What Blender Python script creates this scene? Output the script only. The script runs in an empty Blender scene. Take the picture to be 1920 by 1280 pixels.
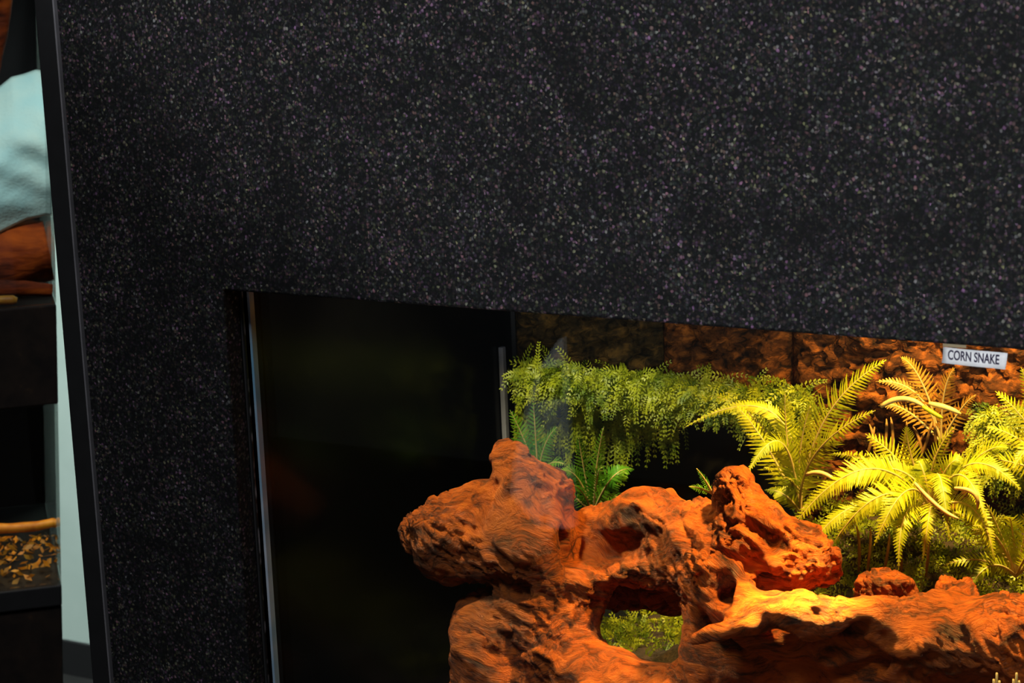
import bpy, bmesh, math, random
import numpy as np
from mathutils import Vector, Matrix
random.seed(7)
rng = np.random.default_rng(11)

# ------------------------------------------------------------------ camera
F = 4000.0                                   # focal length in pixels of a 1920 wide frame
def nrm(v):
    v = np.array(v, float); return v / np.linalg.norm(v)
WZ = -nrm((808, 19160, F))                   # world axes seen in camera space (x right, y down, z forward)
WX = -nrm((-6695, -553, F)); WX = nrm(WX - WZ * WX.dot(WZ))
WY = np.cross(WZ, WX)
R = np.array([WX, WY, WZ])
def ray(px, py): return R @ np.array([px - 960, py - 640, F]) / F
CAM = np.array([0, 0, 0.62]) - 1.55 * ray(418, 545)
def P(px, py, y):                            # point of the plane Y = y seen at a pixel
    r = ray(px, py); return CAM + r * ((y - CAM[1]) / r[1])
def depth_of(p): return (R.T @ (np.array(p) - CAM))[2]
def pxm(p): return depth_of(p) / F           # metres per pixel at a point
scene = bpy.context.scene
C = scene.collection
cam = bpy.data.cameras.new('camera'); camo = bpy.data.objects.new('camera', cam); C.objects.link(camo)
cam.sensor_width = 36; cam.lens = F / 1920 * 36; cam.clip_start = 0.05
right, up, back = R @ [1, 0, 0], -(R @ [0, 1, 0]), -(R @ [0, 0, 1])
camo.matrix_world = Matrix(((right[0], up[0], back[0], CAM[0]), (right[1], up[1], back[1], CAM[1]),
                            (right[2], up[2], back[2], CAM[2]), (0, 0, 0, 1)))
cam.dof.use_dof = True; cam.dof.focus_distance = 1.6; cam.dof.aperture_fstop = 20
scene.camera = camo

# ------------------------------------------------------------------ world, lights, exposure
w = bpy.data.worlds.new('world'); scene.world = w; w.use_nodes = True
w.node_tree.nodes['Background'].inputs[0].default_value = (0.8, 0.9, 1, 1)
w.node_tree.nodes['Background'].inputs[1].default_value = 0.02
def lamp(name, kind, loc, energy, col, target=None, size=0.1, angle=90, blend=0.5):
    l = bpy.data.lights.new(name, kind); l.energy = energy; l.color = col
    o = bpy.data.objects.new(name, l); C.objects.link(o); o.location = loc
    if kind == 'AREA': l.size = size
    else: l.shadow_soft_size = size
    if kind == 'SPOT': l.spot_size = math.radians(angle); l.spot_blend = blend
    if target is not None:
        o.rotation_euler = (Vector(target) - Vector(loc)).to_track_quat('-Z', 'Y').to_euler()
    return o
lamp('room_lamp', 'AREA', (0.3, -1.2, 2.8), 52, (0.95, 0.97, 1), (0.4, 0, 0.6), 0.7)
lamp('track_lamp', 'SPOT', (1.5, -2.3, 1.05), 235, (0.95, 0.97, 1), (0.50, 0, 1.20), 0.03, 31, 0.3)  # added unseen spot, brightens the label and header only
lamp('entrance_lamp', 'SPOT', (-0.1, -0.35, 1.9), 160, (0.9, 0.97, 1), (-0.65, -1.2, 0.1), 0.05, 24, 0.4)  # added unseen spot, lights just the mirrored board
lamp('aisle_lamp', 'SPOT', (-0.9, 0.3, 2.4), 430, (0.90, 1.0, 0.97), (-1.55, 1.5, 0.1), 0.1, 50, 0.8)  # added unseen spot, brightens the wall in the gap
lamp('basking_lamp', 'SPOT', (0.47, 0.19, 0.82), 38, (1.0, 0.62, 0.17), (0.46, 0.235, 0.35), 0.015, 84, 0.6)
lamp('heat_lamp', 'SPOT', (0.41, 0.08, 0.83), 190, (1.0, 0.66, 0.16), (0.40, 0.110, 0.37), 0.012, 16, 1.0)  # added tight spot beside the basking lamp, brightens the log ridge
lamp('daylight_lamp', 'SPOT', (0.10, 0.09, 0.78), 11, (1.0, 0.88, 0.55), (0.11, 0.20, 0.40), 0.015, 64, 0.4)
vs = scene.view_settings
scene.display_settings.display_device = 'sRGB'
vs.view_transform = 'Standard'; vs.look = 'None'; vs.exposure = 0.0; vs.gamma = 1.0; vs.use_curve_mapping = False

# ------------------------------------------------------------------ materials
def new_mat(name):
    m = bpy.data.materials.new(name); m.use_nodes = True
    nt = m.node_tree; return m, nt, nt.nodes['Principled BSDF']
def nd(nt, t, **k):
    n = nt.nodes.new(t)
    for a, b in k.items():
        if hasattr(n, a): setattr(n, a, b)
        else: n.inputs[a.replace('_', ' ')].default_value = b
    return n
def ramp(nt, src, stops):
    r = nt.nodes.new('ShaderNodeValToRGB'); nt.links.new(src, r.inputs[0])
    el = r.color_ramp.elements
    while len(el) < len(stops): el.new(0.5)
    for e, (p, c) in zip(el, stops): e.position = p; e.color = (*c, 1)
    return r
def coords(nt): return nt.nodes.new('ShaderNodeTexCoord').outputs['Object']
def noise_mat(name, stops, scale=20, detail=6, rough=0.6, bump=0.0, bscale=None, distort=0.0, spec=0.5, vec_scale=(1, 1, 1)):
    m, nt, b = new_mat(name)
    mp = nd(nt, 'ShaderNodeMapping'); mp.inputs['Scale'].default_value = vec_scale
    nt.links.new(coords(nt), mp.inputs[0])
    n = nd(nt, 'ShaderNodeTexNoise', Scale=scale, Detail=detail, Distortion=distort, Roughness=0.6)
    nt.links.new(mp.outputs[0], n.inputs['Vector'])
    r = ramp(nt, n.outputs[0], stops); nt.links.new(r.outputs[0], b.inputs['Base Color'])
    b.inputs['Roughness'].default_value = rough; b.inputs['Specular IOR Level'].default_value = spec
    if bump:
        n2 = nd(nt, 'ShaderNodeTexNoise', Scale=bscale or scale * 3, Detail=8, Distortion=distort)
        nt.links.new(mp.outputs[0], n2.inputs['Vector'])
        bp = nd(nt, 'ShaderNodeBump', Strength=bump, Distance=0.004)
        nt.links.new(n2.outputs[0], bp.inputs['Height']); nt.links.new(bp.outputs[0], b.inputs['Normal'])
    return m
def plain(name, col, rough=0.5, metal=0.0, spec=0.5):
    m, nt, b = new_mat(name)
    n = nd(nt, 'ShaderNodeTexNoise', Scale=60, Detail=3); nt.links.new(coords(nt), n.inputs['Vector'])
    r = ramp(nt, n.outputs[0], [(0.3, tuple(c * 0.85 for c in col)), (0.7, tuple(min(1, c * 1.1) for c in col))])
    nt.links.new(r.outputs[0], b.inputs['Base Color'])
    b.inputs['Roughness'].default_value = rough; b.inputs['Metallic'].default_value = metal; b.inputs['Specular IOR Level'].default_value = spec
    return m
def speckle():
    m, nt, b = new_mat('speckled_black')
    co = coords(nt)
    wn = nd(nt, 'ShaderNodeTexNoise', Scale=300.0, Detail=1)
    nt.links.new(co, wn.inputs['Vector'])
    v = nd(nt, 'ShaderNodeTexVoronoi', Scale=540.0); nt.links.new(co, v.inputs['Vector'])
    sep = nd(nt, 'ShaderNodeSeparateColor'); nt.links.new(v.outputs['Color'], sep.inputs[0])
    # how bright each grain is: most are nearly black, a few are silvery
    br = ramp(nt, sep.outputs[0], [(0.0, (0.0012,) * 3), (0.3, (0.0045,) * 3), (0.65, (0.015,) * 3), (0.9, (0.042,) * 3), (1.0, (0.125,) * 3)])
    # tint of the grain
    tint = nd(nt, 'ShaderNodeMix', data_type='RGBA')
    tint.inputs[0].default_value = 0.55
    tint.inputs[6].default_value = (0.90, 1.0, 1, 1)
    nt.links.new(v.outputs['Color'], tint.inputs[7])
    mul = nd(nt, 'ShaderNodeMix', data_type='RGBA', blend_type='MULTIPLY'); mul.inputs[0].default_value = 1
    nt.links.new(br.outputs[0], mul.inputs[6]); nt.links.new(tint.outputs[2], mul.inputs[7])
    shape = ramp(nt, v.outputs['Distance'], [(0.2, (1,) * 3), (0.8, (0.3,) * 3)])
    mul2 = nd(nt, 'ShaderNodeMix', data_type='RGBA', blend_type='MULTIPLY'); mul2.inputs[0].default_value = 1
    nt.links.new(mul.outputs[2], mul2.inputs[6]); nt.links.new(shape.outputs[0], mul2.inputs[7])
    big = nd(nt, 'ShaderNodeTexNoise', Scale=26.0, Detail=6); nt.links.new(co, big.inputs['Vector'])
    br2 = ramp(nt, big.outputs[0], [(0.3, (0.4,) * 3), (0.7, (1.55,) * 3)])
    mul3 = nd(nt, 'ShaderNodeMix', data_type='RGBA', blend_type='MULTIPLY'); mul3.inputs[0].default_value = 1
    nt.links.new(mul2.outputs[2], mul3.inputs[6]); nt.links.new(br2.outputs[0], mul3.inputs[7])
    add = nd(nt, 'ShaderNodeMix', data_type='RGBA', blend_type='ADD'); add.inputs[0].default_value = 1
    add.inputs[7].default_value = (0.0014, 0.0014, 0.0018, 1)
    nt.links.new(mul3.outputs[2], add.inputs[6])
    nt.links.new(add.outputs[2], b.inputs['Base Color'])
    b.inputs['Roughness'].default_value = 0.75; b.inputs['Specular IOR Level'].default_value = 0.15
    bp = nd(nt, 'ShaderNodeBump', Strength=0.25, Distance=0.0006)
    nt.links.new(wn.outputs[0], bp.inputs['Height']); nt.links.new(bp.outputs[0], b.inputs['Normal'])
    return m
def glass_mat():
    m = bpy.data.materials.new('door_glass'); m.use_nodes = True; nt = m.node_tree; nt.nodes.clear()
    out = nt.nodes.new('ShaderNodeOutputMaterial'); mix = nt.nodes.new('ShaderNodeMixShader')
    lw = nd(nt, 'ShaderNodeLayerWeight', Blend=0.5)            # Schlick reflectance, the same from both sides
    pw = nd(nt, 'ShaderNodeMath', operation='POWER'); pw.inputs[1].default_value = 5; nt.links.new(lw.outputs['Facing'], pw.inputs[0])
    fr = nd(nt, 'ShaderNodeMath', operation='MULTIPLY_ADD'); fr.inputs[1].default_value = 0.955; fr.inputs[2].default_value = 0.045
    nt.links.new(pw.outputs[0], fr.inputs[0]); tr = nd(nt, 'ShaderNodeBsdfTransparent', Color=(0.97, 0.985, 0.975, 1))
    gl = nd(nt, 'ShaderNodeBsdfGlossy', Roughness=0.0)
    nt.links.new(fr.outputs[0], mix.inputs[0]); nt.links.new(tr.outputs[0], mix.inputs[1]); nt.links.new(gl.outputs[0], mix.inputs[2])
    nt.links.new(mix.outputs[0], out.inputs[0]); return m
def leaf_mat(name, a, b_, scale=40, rough=0.5):
    m, nt, b = new_mat(name)
    n = nd(nt, 'ShaderNodeTexNoise', Scale=scale, Detail=3); nt.links.new(coords(nt), n.inputs['Vector'])
    r = ramp(nt, n.outputs[0], [(0.35, a), (0.65, b_)]); nt.links.new(r.outputs[0], b.inputs['Base Color'])
    b.inputs['Roughness'].default_value = rough
    tl = nd(nt, 'ShaderNodeBsdfTranslucent'); nt.links.new(r.outputs[0], tl.inputs[0])
    mx = nt.nodes.new('ShaderNodeMixShader'); mx.inputs[0].default_value = 0.35
    nt.links.new(b.outputs[0], mx.inputs[1]); nt.links.new(tl.outputs[0], mx.inputs[2])
    nt.links.new(mx.outputs[0], nt.nodes['Material Output'].inputs[0]); return m
def wood_mat():
    m, nt, b = new_mat('red_driftwood')
    co = coords(nt)
    wp = nd(nt, 'ShaderNodeTexNoise', Scale=9.0, Detail=3); nt.links.new(co, wp.inputs['Vector'])
    sc = nd(nt, 'ShaderNodeVectorMath', operation='SCALE'); sc.inputs['Scale'].default_value = 0.10
    nt.links.new(wp.outputs['Color'], sc.inputs[0])
    ad = nd(nt, 'ShaderNodeVectorMath', operation='ADD'); nt.links.new(co, ad.inputs[0]); nt.links.new(sc.outputs[0], ad.inputs[1])
    mp = nd(nt, 'ShaderNodeMapping'); mp.inputs['Scale'].default_value = (0.8, 2.6, 3.2); mp.inputs['Rotation'].default_value = (0, 0.5, 0)
    nt.links.new(ad.outputs[0], mp.inputs[0])
    n1 = nd(nt, 'ShaderNodeTexNoise', Scale=30.0, Detail=9, Roughness=0.72); nt.links.new(mp.outputs[0], n1.inputs['Vector'])
    r1 = ramp(nt, n1.outputs[0], [(0.33, (0.030, 0.008, 0.002)), (0.42, (0.20, 0.042, 0.005)), (0.52, (0.54, 0.105, 0.006)), (0.70, (0.72, 0.17, 0.012))])
    vc = nd(nt, 'ShaderNodeTexVoronoi', feature='DISTANCE_TO_EDGE', Scale=34.0); nt.links.new(mp.outputs[0], vc.inputs['Vector'])
    rc = ramp(nt, vc.outputs[0], [(0.0, (0.12,) * 3), (0.07, (1,) * 3)])
    pat = nd(nt, 'ShaderNodeTexNoise', Scale=16.0, Detail=3); nt.links.new(co, pat.inputs['Vector'])
    rp = ramp(nt, pat.outputs[0], [(0.5, (0,) * 3), (0.62, (0.85,) * 3)])
    cm = nd(nt, 'ShaderNodeMix', data_type='RGBA', blend_type='MULTIPLY')
    nt.links.new(rp.outputs[0], cm.inputs[0]); nt.links.new(r1.outputs[0], cm.inputs[6]); nt.links.new(rc.outputs[0], cm.inputs[7])
    bn = nd(nt, 'ShaderNodeTexNoise', Scale=7.0, Detail=4); nt.links.new(co, bn.inputs['Vector'])
    rb = ramp(nt, bn.outputs[0], [(0.5, (0,) * 3), (0.68, (0.7,) * 3)])
    br = nd(nt, 'ShaderNodeMix', data_type='RGBA'); br.inputs[7].default_value = (0.16, 0.065, 0.022, 1)
    nt.links.new(rb.outputs[0], br.inputs[0]); nt.links.new(cm.outputs[2], br.inputs[6])
    nt.links.new(br.outputs[2], b.inputs['Base Color'])
    b.inputs['Roughness'].default_value = 0.5; b.inputs['Specular IOR Level'].default_value = 0.35
    n2 = nd(nt, 'ShaderNodeTexNoise', Scale=60.0, Detail=9, Roughness=0.7); nt.links.new(mp.outputs[0], n2.inputs['Vector'])
    mm = nd(nt, 'ShaderNodeMath', operation='MULTIPLY_ADD'); mm.inputs[1].default_value = 0.3
    nt.links.new(cm.outputs[2], mm.inputs[0]); nt.links.new(n2.outputs[0], mm.inputs[2])
    bp = nd(nt, 'ShaderNodeBump', Strength=1.0, Distance=0.006)
    nt.links.new(mm.outputs[0], bp.inputs['Height']); nt.links.new(bp.outputs[0], b.inputs['Normal'])
    return m
M = {}
M['speckle'] = speckle()
M['trim'] = plain('black_trim', (0.007, 0.007, 0.0075), 0.6, 0, 0.25)
M['trim_edge'] = plain('grey_trim_edge', (0.10, 0.097, 0.105), 0.5)  # highlight of the rounded trim edge, painted as a paler grey
M['black_gloss'] = plain('black_gloss', (0.0015, 0.0015, 0.0015), 0.2, 0, 0.12)
M['black'] = plain('matt_black', (0.005, 0.005, 0.006), 0.8)
M['glass'] = glass_mat()
M['glass_edge'] = noise_mat('polished_glass_edge', [(0.3, (0.06, 0.17, 0.26)), (0.5, (0.20, 0.26, 0.32)), (0.7, (0.42, 0.42, 0.46))], 14, 2, 0.2)
M['glass_edge_dim'] = noise_mat('chipped_glass_edge', [(0.5, (0.01, 0.01, 0.012)), (0.62, (0.40, 0.36, 0.38))], 38, 2, 0.3)
M['seal'] = plain('grey_seal', (0.22, 0.22, 0.26), 0.5)
M['wood'] = wood_mat()
M['bark'] = noise_mat('orange_bark', [(0.36, (0.010, 0.004, 0.0012)), (0.52, (0.085, 0.026, 0.005)), (0.70, (0.30, 0.09, 0.013))], 75, 9, 0.85, 1.0, 90, 0.8, 0.15, (1, 1, 1.5))
M['bark_dark'] = noise_mat('olive_bark', [(0.36, (0.006, 0.004, 0.001)), (0.52, (0.035, 0.020, 0.005)), (0.72, (0.13, 0.065, 0.012))], 75, 9, 0.85, 1.0, 90, 0.8, 0.15, (1, 1, 1.5))  # darker copy of the bark, shade of the upper left painted in
M['soil'] = noise_mat('dark_soil', [(0.35, (0.006, 0.004, 0.002)), (0.6, (0.035, 0.018, 0.008)), (0.8, (0.12, 0.06, 0.02))], 90, 6, 0.9, 0.8, 200)
M['fern'] = leaf_mat('fern_leaf', (0.30, 0.38, 0.008), (0.58, 0.56, 0.012))
M['fern_dark'] = leaf_mat('dark_fern_leaf', (0.08, 0.32, 0.015), (0.26, 0.50, 0.02))
M['fern_dry'] = leaf_mat('dry_fern_leaf', (0.42, 0.20, 0.02), (0.60, 0.36, 0.04))
M['moss'] = leaf_mat('moss_leaf', (0.10, 0.17, 0.008), (0.40, 0.44, 0.015), 60)
M['stem'] = plain('pale_stem', (0.55, 0.42, 0.16), 0.5)
M['straw'] = plain('brown_straw', (0.30, 0.15, 0.03), 0.7)
M['paper'] = plain('white_paper', (0.86, 0.87, 0.88), 0.6)
M['ink'] = plain('dark_ink', (0.03, 0.025, 0.06), 0.6)
M['tape'] = plain('beige_tape', (0.30, 0.24, 0.14), 0.5)
M['wall'] = noise_mat('pale_mint_wall', [(0.35, (0.56, 0.70, 0.64)), (0.65, (0.62, 0.76, 0.70))], 8, 3, 0.8)
M['floor'] = noise_mat('dark_floor', [(0.35, (0.008, 0.008, 0.008)), (0.65, (0.02, 0.019, 0.018))], 12, 5, 0.6)
M['cloth'] = noise_mat('pale_cloth', [(0.35, (0.46, 0.76, 0.76)), (0.65, (0.62, 0.84, 0.77))], 14, 4, 0.9, 0.2, 300)
M['rust'] = noise_mat('rust_wood', [(0.3, (0.02, 0.003, 0.001)), (0.5, (0.16, 0.022, 0.001)), (0.7, (0.34, 0.062, 0.002))], 18, 6, 0.8, 0.6, 50, 0.4, 0.2, (0.6, 1, 3))
M['mottled'] = noise_mat('mottled_brown', [(0.35, (0.004, 0.0025, 0.002)), (0.6, (0.010, 0.006, 0.004)), (0.8, (0.05, 0.026, 0.010))], 30, 6, 0.8, spec=0.15)
M['amber_leaf'] = leaf_mat('amber_leaf', (0.40, 0.15, 0.01), (0.65, 0.34, 0.03))
M['banner'] = plain('pale_banner', (0.80, 0.84, 0.86), 0.8)  # face of the added board that the glass mirrors

# ------------------------------------------------------------------ mesh helpers
def tag(o, label, cat=None, group=None, kind=None):
    o['label'] = label
    if cat: o['category'] = cat
    if group: o['group'] = group
    if kind: o['kind'] = kind
    return o
def empty(name, loc, rz=0):
    o = bpy.data.objects.new(name, None); C.objects.link(o); o.location = loc; o.rotation_euler = (0, 0, rz)
    o.empty_display_size = 0.02; return o
def mesh_obj(name, verts, faces, mat, parent=None, smooth=False, local=False):
    """verts in world space; a child of an Empty is moved into the Empty's space unless local"""
    v = np.asarray(verts, float)
    origin = np.zeros(3)
    if not local:
        if parent is None:
            origin = np.array([*(v[:, :2].min(0) + v[:, :2].max(0)) / 2, v[:, 2].min()])
            v = v - origin
        else:
            p = parent; off = np.zeros(3)
            while p is not None: off += np.array(p.location); p = p.parent
            v = v - off
    me = bpy.data.meshes.new(name); me.from_pydata(v.tolist(), [], faces if isinstance(faces, list) else faces.tolist())
    me.materials.append(mat)
    if smooth: me.polygons.foreach_set('use_smooth', [True] * len(me.polygons))
    me.update()
    o = bpy.data.objects.new(name, me); C.objects.link(o); o.parent = parent
    if parent is None: o.location = origin
    return o
def struct(o): o['kind'] = 'structure'; return o
BOXF = [(0, 1, 3, 2), (4, 6, 7, 5), (0, 4, 5, 1), (2, 3, 7, 6), (0, 2, 6, 4), (1, 5, 7, 3)]
def box(name, lo, hi, mat, parent=None, bevel=0.0, local=False, shear=None):
    v = [(x, y, z) for x in (lo[0], hi[0]) for y in (lo[1], hi[1]) for z in (lo[2], hi[2])]
    if shear: v = [shear(p) for p in v]
    o = mesh_obj(name, v, BOXF, mat, parent, local=local)
    if bevel:
        b = o.modifiers.new('bevel', 'BEVEL'); b.width = bevel; b.segments = 3
    return o
def pane(name, lo, hi, mat, parent, local=False, shear=None):
    # front and back surfaces of a sheet of glass; its edges are separate pieces
    v = [(x, y, z) for x in (lo[0], hi[0]) for y in (lo[1], hi[1]) for z in (lo[2], hi[2])]
    if shear: v = [shear(p) for p in v]
    return mesh_obj(name, v, [BOXF[2], BOXF[3]], mat, parent, local=local)
def tube(pts, radii, sides=6):
    pts = np.asarray(pts, float); n = len(pts)
    T = np.gradient(pts, axis=0); T /= np.linalg.norm(T, axis=1)[:, None] + 1e-12
    ref = np.array([0.3, 0.2, 1.0]) if abs(T[0][2]) < 0.8 else np.array([1.0, 0.2, 0.1])
    V = []; 
    for i in range(n):
        a = np.cross(T[i], ref); a /= np.linalg.norm(a) + 1e-12; b = np.cross(T[i], a)
        for k in range(sides):
            t = 2 * math.pi * k / sides; V.append(pts[i] + radii[i] * (a * math.cos(t) + b * math.sin(t)))
    Fc = [(i * sides + k, i * sides + (k + 1) % sides, (i + 1) * sides + (k + 1) % sides, (i + 1) * sides + k) for i in range(n - 1) for k in range(sides)]
    Fc.append(tuple(range(sides - 1, -1, -1))); Fc.append(tuple((n - 1) * sides + k for k in range(sides)))
    return V, Fc
def bez(p0, p1, p2, n):
    t = np.linspace(0, 1, n)[:, None]
    p0, p1, p2 = map(np.asarray, (p0, p1, p2))
    return (1 - t) ** 2 * p0 + 2 * t * (1 - t) * p1 + t * t * p2
def join(parts):
    V, Fc = [], []
    for v, f in parts:
        k = len(V); V.extend(list(v)); Fc.extend([tuple(i + k for i in q) for q in f])
    return V, Fc
LAT = rng.random((32, 32, 32)).astype(np.float32) * 2 - 1
def vnoise(p):
    p = np.asarray(p, np.float32); i = np.floor(p).astype(np.int32); f = p - i; f = f * f * (3 - 2 * f)
    i &= 31; j = (i + 1) & 31
    x0, y0, z0 = i[..., 0], i[..., 1], i[..., 2]; x1, y1, z1 = j[..., 0], j[..., 1], j[..., 2]
    fx, fy, fz = f[..., 0], f[..., 1], f[..., 2]
    a = LAT[x0, y0, z0] * (1 - fx) + LAT[x1, y0, z0] * fx; b = LAT[x0, y1, z0] * (1 - fx) + LAT[x1, y1, z0] * fx
    c = LAT[x0, y0, z1] * (1 - fx) + LAT[x1, y0, z1] * fx; d = LAT[x0, y1, z1] * (1 - fx) + LAT[x1, y1, z1] * fx
    return (a * (1 - fy) + b * fy) * (1 - fz) + (c * (1 - fy) + d * fy) * fz
def fbm(p, oct=4):
    p = np.asarray(p, float); s = 0; a = 0.5
    for k in range(oct): s = s + a * vnoise(p + 7.3 * k); p = p * 2.03; a *= 0.5
    return s

# ------------------------------------------------------------------ room
FLOOR = -0.45
struct(box('floor', (-4, -3, FLOOR - 0.05), (4, 2.2, FLOOR), M['floor']))
struct(box('wall_back', (-4, 1.5, FLOOR), (4, 1.58, 2.6), M['wall']))
bb = P(140, 1205, 1.492)
struct(box('baseboard_back', (-4, 1.492, FLOOR), (4, 1.5, float(bb[2])), M['black']))

# ------------------------------------------------------------------ cabinet
LX, RX, TOPZ = -0.1385, 1.30, 0.96           # speckled face
HX0, HX1, HZ0, HZ1 = 0.0, 1.16, 0.235, 0.62  # opening
D = 0.385                                    # depth of the interior back wall
FT = 0.018                                   # thickness of the face
cab = empty('terrarium_cabinet', (0.58, 0.2, FLOOR))
tag(cab, 'large black speckled terrarium cabinet with a wide glazed opening, filling the view', 'terrarium')
def ring(x0, x1, z0, z1, a0, a1, b0, b1, y0, y1):
    o = [(x0, z0), (x1, z0), (x1, z1), (x0, z1)]; h = [(a0, b0), (a1, b0), (a1, b1), (a0, b1)]
    v = [(x, y0, z) for x, z in o] + [(x, y0, z) for x, z in h] + [(x, y1, z) for x, z in o] + [(x, y1, z) for x, z in h]
    f = []
    for k in range(4):
        n = (k + 1) % 4
        f += [(k, n, 4 + n, 4 + k), (8 + n, 8 + k, 12 + k, 12 + n), (n, k, 8 + k, 8 + n), (4 + k, 4 + n, 12 + n, 12 + k)]
    return v, f
v, f = ring(LX, RX, FLOOR, TOPZ, HX0, HX1, HZ0, HZ1, 0, FT)
ff = mesh_obj('front_face', v, f, M['speckle'], cab)
bv = ff.modifiers.new('bevel', 'BEVEL'); bv.width = 0.0025; bv.segments = 3
# black edge strip down the left side of the face, with its edge highlight painted as a thin paler sliver
tr = box('edge_strip', (-0.1602, -0.001, FLOOR), (LX - 0.0014, 0.018, TOPZ), M['trim'], cab, 0.002)
box('lip', (LX - 0.0013, -0.003, FLOOR), (LX + 0.0002, 0.004, TOPZ), M['trim_edge'], tr, 0.0004)
box('side_panel', (-0.159, 0.0185, FLOOR), (-0.149, D + 0.03, TOPZ), M['black'], cab)
box('side_panel', (RX - 0.012, FT + 0.0005, FLOOR), (RX, D + 0.03, TOPZ), M['black'], cab)
box('back_panel', (-0.1485, D + 0.015, FLOOR), (RX - 0.0125, D + 0.03, TOPZ), M['black'], cab)
box('top_panel', (-0.1485, FT + 0.0005, TOPZ - 0.015), (RX - 0.0125, D + 0.0145, TOPZ), M['black'], cab)
il = box('inner_wall', (-0.008, 0.0285, 0.19), (-0.001, D + 0.0145, 0.85), M['black_gloss'], cab)
box('inner_wall', (HX1 + 0.001, 0.052, 0.19), (HX1 + 0.008, D + 0.0145, 0.85), M['black_gloss'], cab)
box('tank_floor', (-0.0005, 0.052, 0.19), (HX1 + 0.0005, D + 0.0145, 0.2), M['black'], cab)
cs = [P(943.5, 600, 0.379), P(952.5, 600, 0.379)]
box('corner_seal', (-0.0005, D - 0.010, 0.24), (0.0042, D - 0.004, 0.502), M['seal'], cab, 0.001)
# sliding doors: two panes, each with a polished edge
d1 = pane('glass_door', (0.0065, 0.022, HZ0 - 0.01), (0.62, 0.027, 0.66), M['glass'], cab)
box('polished_edge', (0.0042, 0.0215, HZ0 - 0.01), (0.0064, 0.0275, 0.66), M['glass_edge'], d1, 0.0005)
d2 = pane('glass_door', (0.66, 0.034, HZ0 - 0.01), (1.19, 0.039, 0.66), M['glass'], cab)
box('polished_edge', (0.6575, 0.0335, HZ0 - 0.01), (0.6598, 0.0395, 0.66), M['glass_edge'], d2, 0.0005)
box('door_channel', (-0.0065, 0.0185, HZ0 - 0.01), (0.0005, 0.0205, 0.66), M['black'], cab)
box('channel_lip', (-0.0016, 0.0206, HZ0 - 0.01), (0.0003, 0.0225, 0.66), M['glass_edge_dim'], cab)

# paper name label on the glass
a, b_, c_, d_ = P(1769, 650, 0.0214), P(1889, 662, 0.0214), P(1886, 692, 0.0214), P(1768, 679, 0.0214)
lab = empty('name_label', tuple(d_)); tag(lab, 'small white paper name label stuck to the glass under the speckled top', 'label')
nx, nz = 12, 4; V = []
for j in range(nz):
    for i in range(nx):
        s, t = i / (nx - 1), j / (nz - 1)
        p = (a * (1 - s) + b_ * s) * (1 - t) + (d_ * (1 - s) + c_ * s) * t
        V.append(p + np.array([0, -0.0006 * math.sin(s * 5) - 0.0016 * t * t, 0]))
Fq = [(j * nx + i, j * nx + i + 1, (j + 1) * nx + i + 1, (j + 1) * nx + i) for j in range(nz - 1) for i in range(nx - 1)]
pp = mesh_obj('paper', V, Fq, M['paper'], lab, True)
so = pp.modifiers.new('thickness', 'SOLIDIFY'); so.thickness = 0.0004; so.offset = -1
tc = bpy.data.curves.new('lettering', 'FONT'); tc.body = 'CORN SNAKE'; tc.size = 0.0066; tc.align_x = 'CENTER'; tc.align_y = 'CENTER'; tc.extrude = 0.0001; tc.offset = 0.00012
to = bpy.data.objects.new('lettering_tmp', tc); C.objects.link(to)
dg = bpy.context.evaluated_depsgraph_get(); me = bpy.data.meshes.new_from_object(to.evaluated_get(dg)); bpy.data.objects.remove(to)
me.materials.clear(); me.materials.append(M['ink'])
xa = nrm(b_ - a); za = nrm((a - d_)); 
xs = [vv.co.x for vv in me.vertices]; width = max(xs) - min(xs); want = np.linalg.norm(b_ - a) * 0.80
ctr = (a + b_) / 2 * 0.56 + (c_ + d_) / 2 * 0.44 - np.array(lab.location) + np.array([0, -0.0024, 0])
for vv in me.vertices:
    x, y, z = vv.co; q = ctr + xa * x * want / width + za * y * 1.25 + np.array([0, -z, 0]); vv.co = q
lo_ = bpy.data.objects.new('lettering', me); C.objects.link(lo_); lo_.parent = lab
t0, t1 = P(1769, 640, 0.0216), P(1812, 652, 0.0216)
box('tape', (t0[0], 0.0206, t1[2]), (t1[0], 0.0216, t0[2] + 0.004), M['tape'], lab)

# ------------------------------------------------------------------ substrate
def soil_z(x, y):
    x = np.asarray(x, float); y = np.asarray(y, float)
    t = np.clip((y - 0.08) / 0.28, 0, 1); t = t * t * (3 - 2 * t)
    pts = np.stack([x * 14, y * 14, x * 0 + 3], -1)
    dip = np.clip((x - 0.04) / 0.12, 0, 1)
    return 0.216 + 0.039 * dip + (0.03 + 0.115 * np.clip((x - 0.2) / 0.14, 0, 1)) * t * dip + 0.012 * fbm(pts, 4) * (0.3 + 0.7 * dip)
nx, ny = 220, 70
gx, gy = np.meshgrid(np.linspace(0.001, HX1 - 0.001, nx), np.linspace(0.053, D + 0.014, ny))
gz = soil_z(gx, gy) + 0.004 * fbm(np.stack([gx * 90, gy * 90, gx * 0], -1), 3)
V = np.stack([gx, gy, gz], -1).reshape(-1, 3)
idx = np.arange(nx * ny).reshape(ny, nx)
Fq = np.stack([idx[:-1, :-1], idx[:-1, 1:], idx[1:, 1:], idx[1:, :-1]], -1).reshape(-1, 4).tolist()
rim = list(idx[0, :]) + list(idx[1:, -1]) + list(idx[-1, -2::-1]) + list(idx[-2:0:-1, 0])
k0 = len(V); V = np.vstack([V, [(V[i][0], V[i][1], 0.2005) for i in rim]]); m_ = len(rim)
Fq += [(int(rim[i]), k0 + i, k0 + (i + 1) % m_, int(rim[(i + 1) % m_])) for i in range(m_)]
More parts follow.
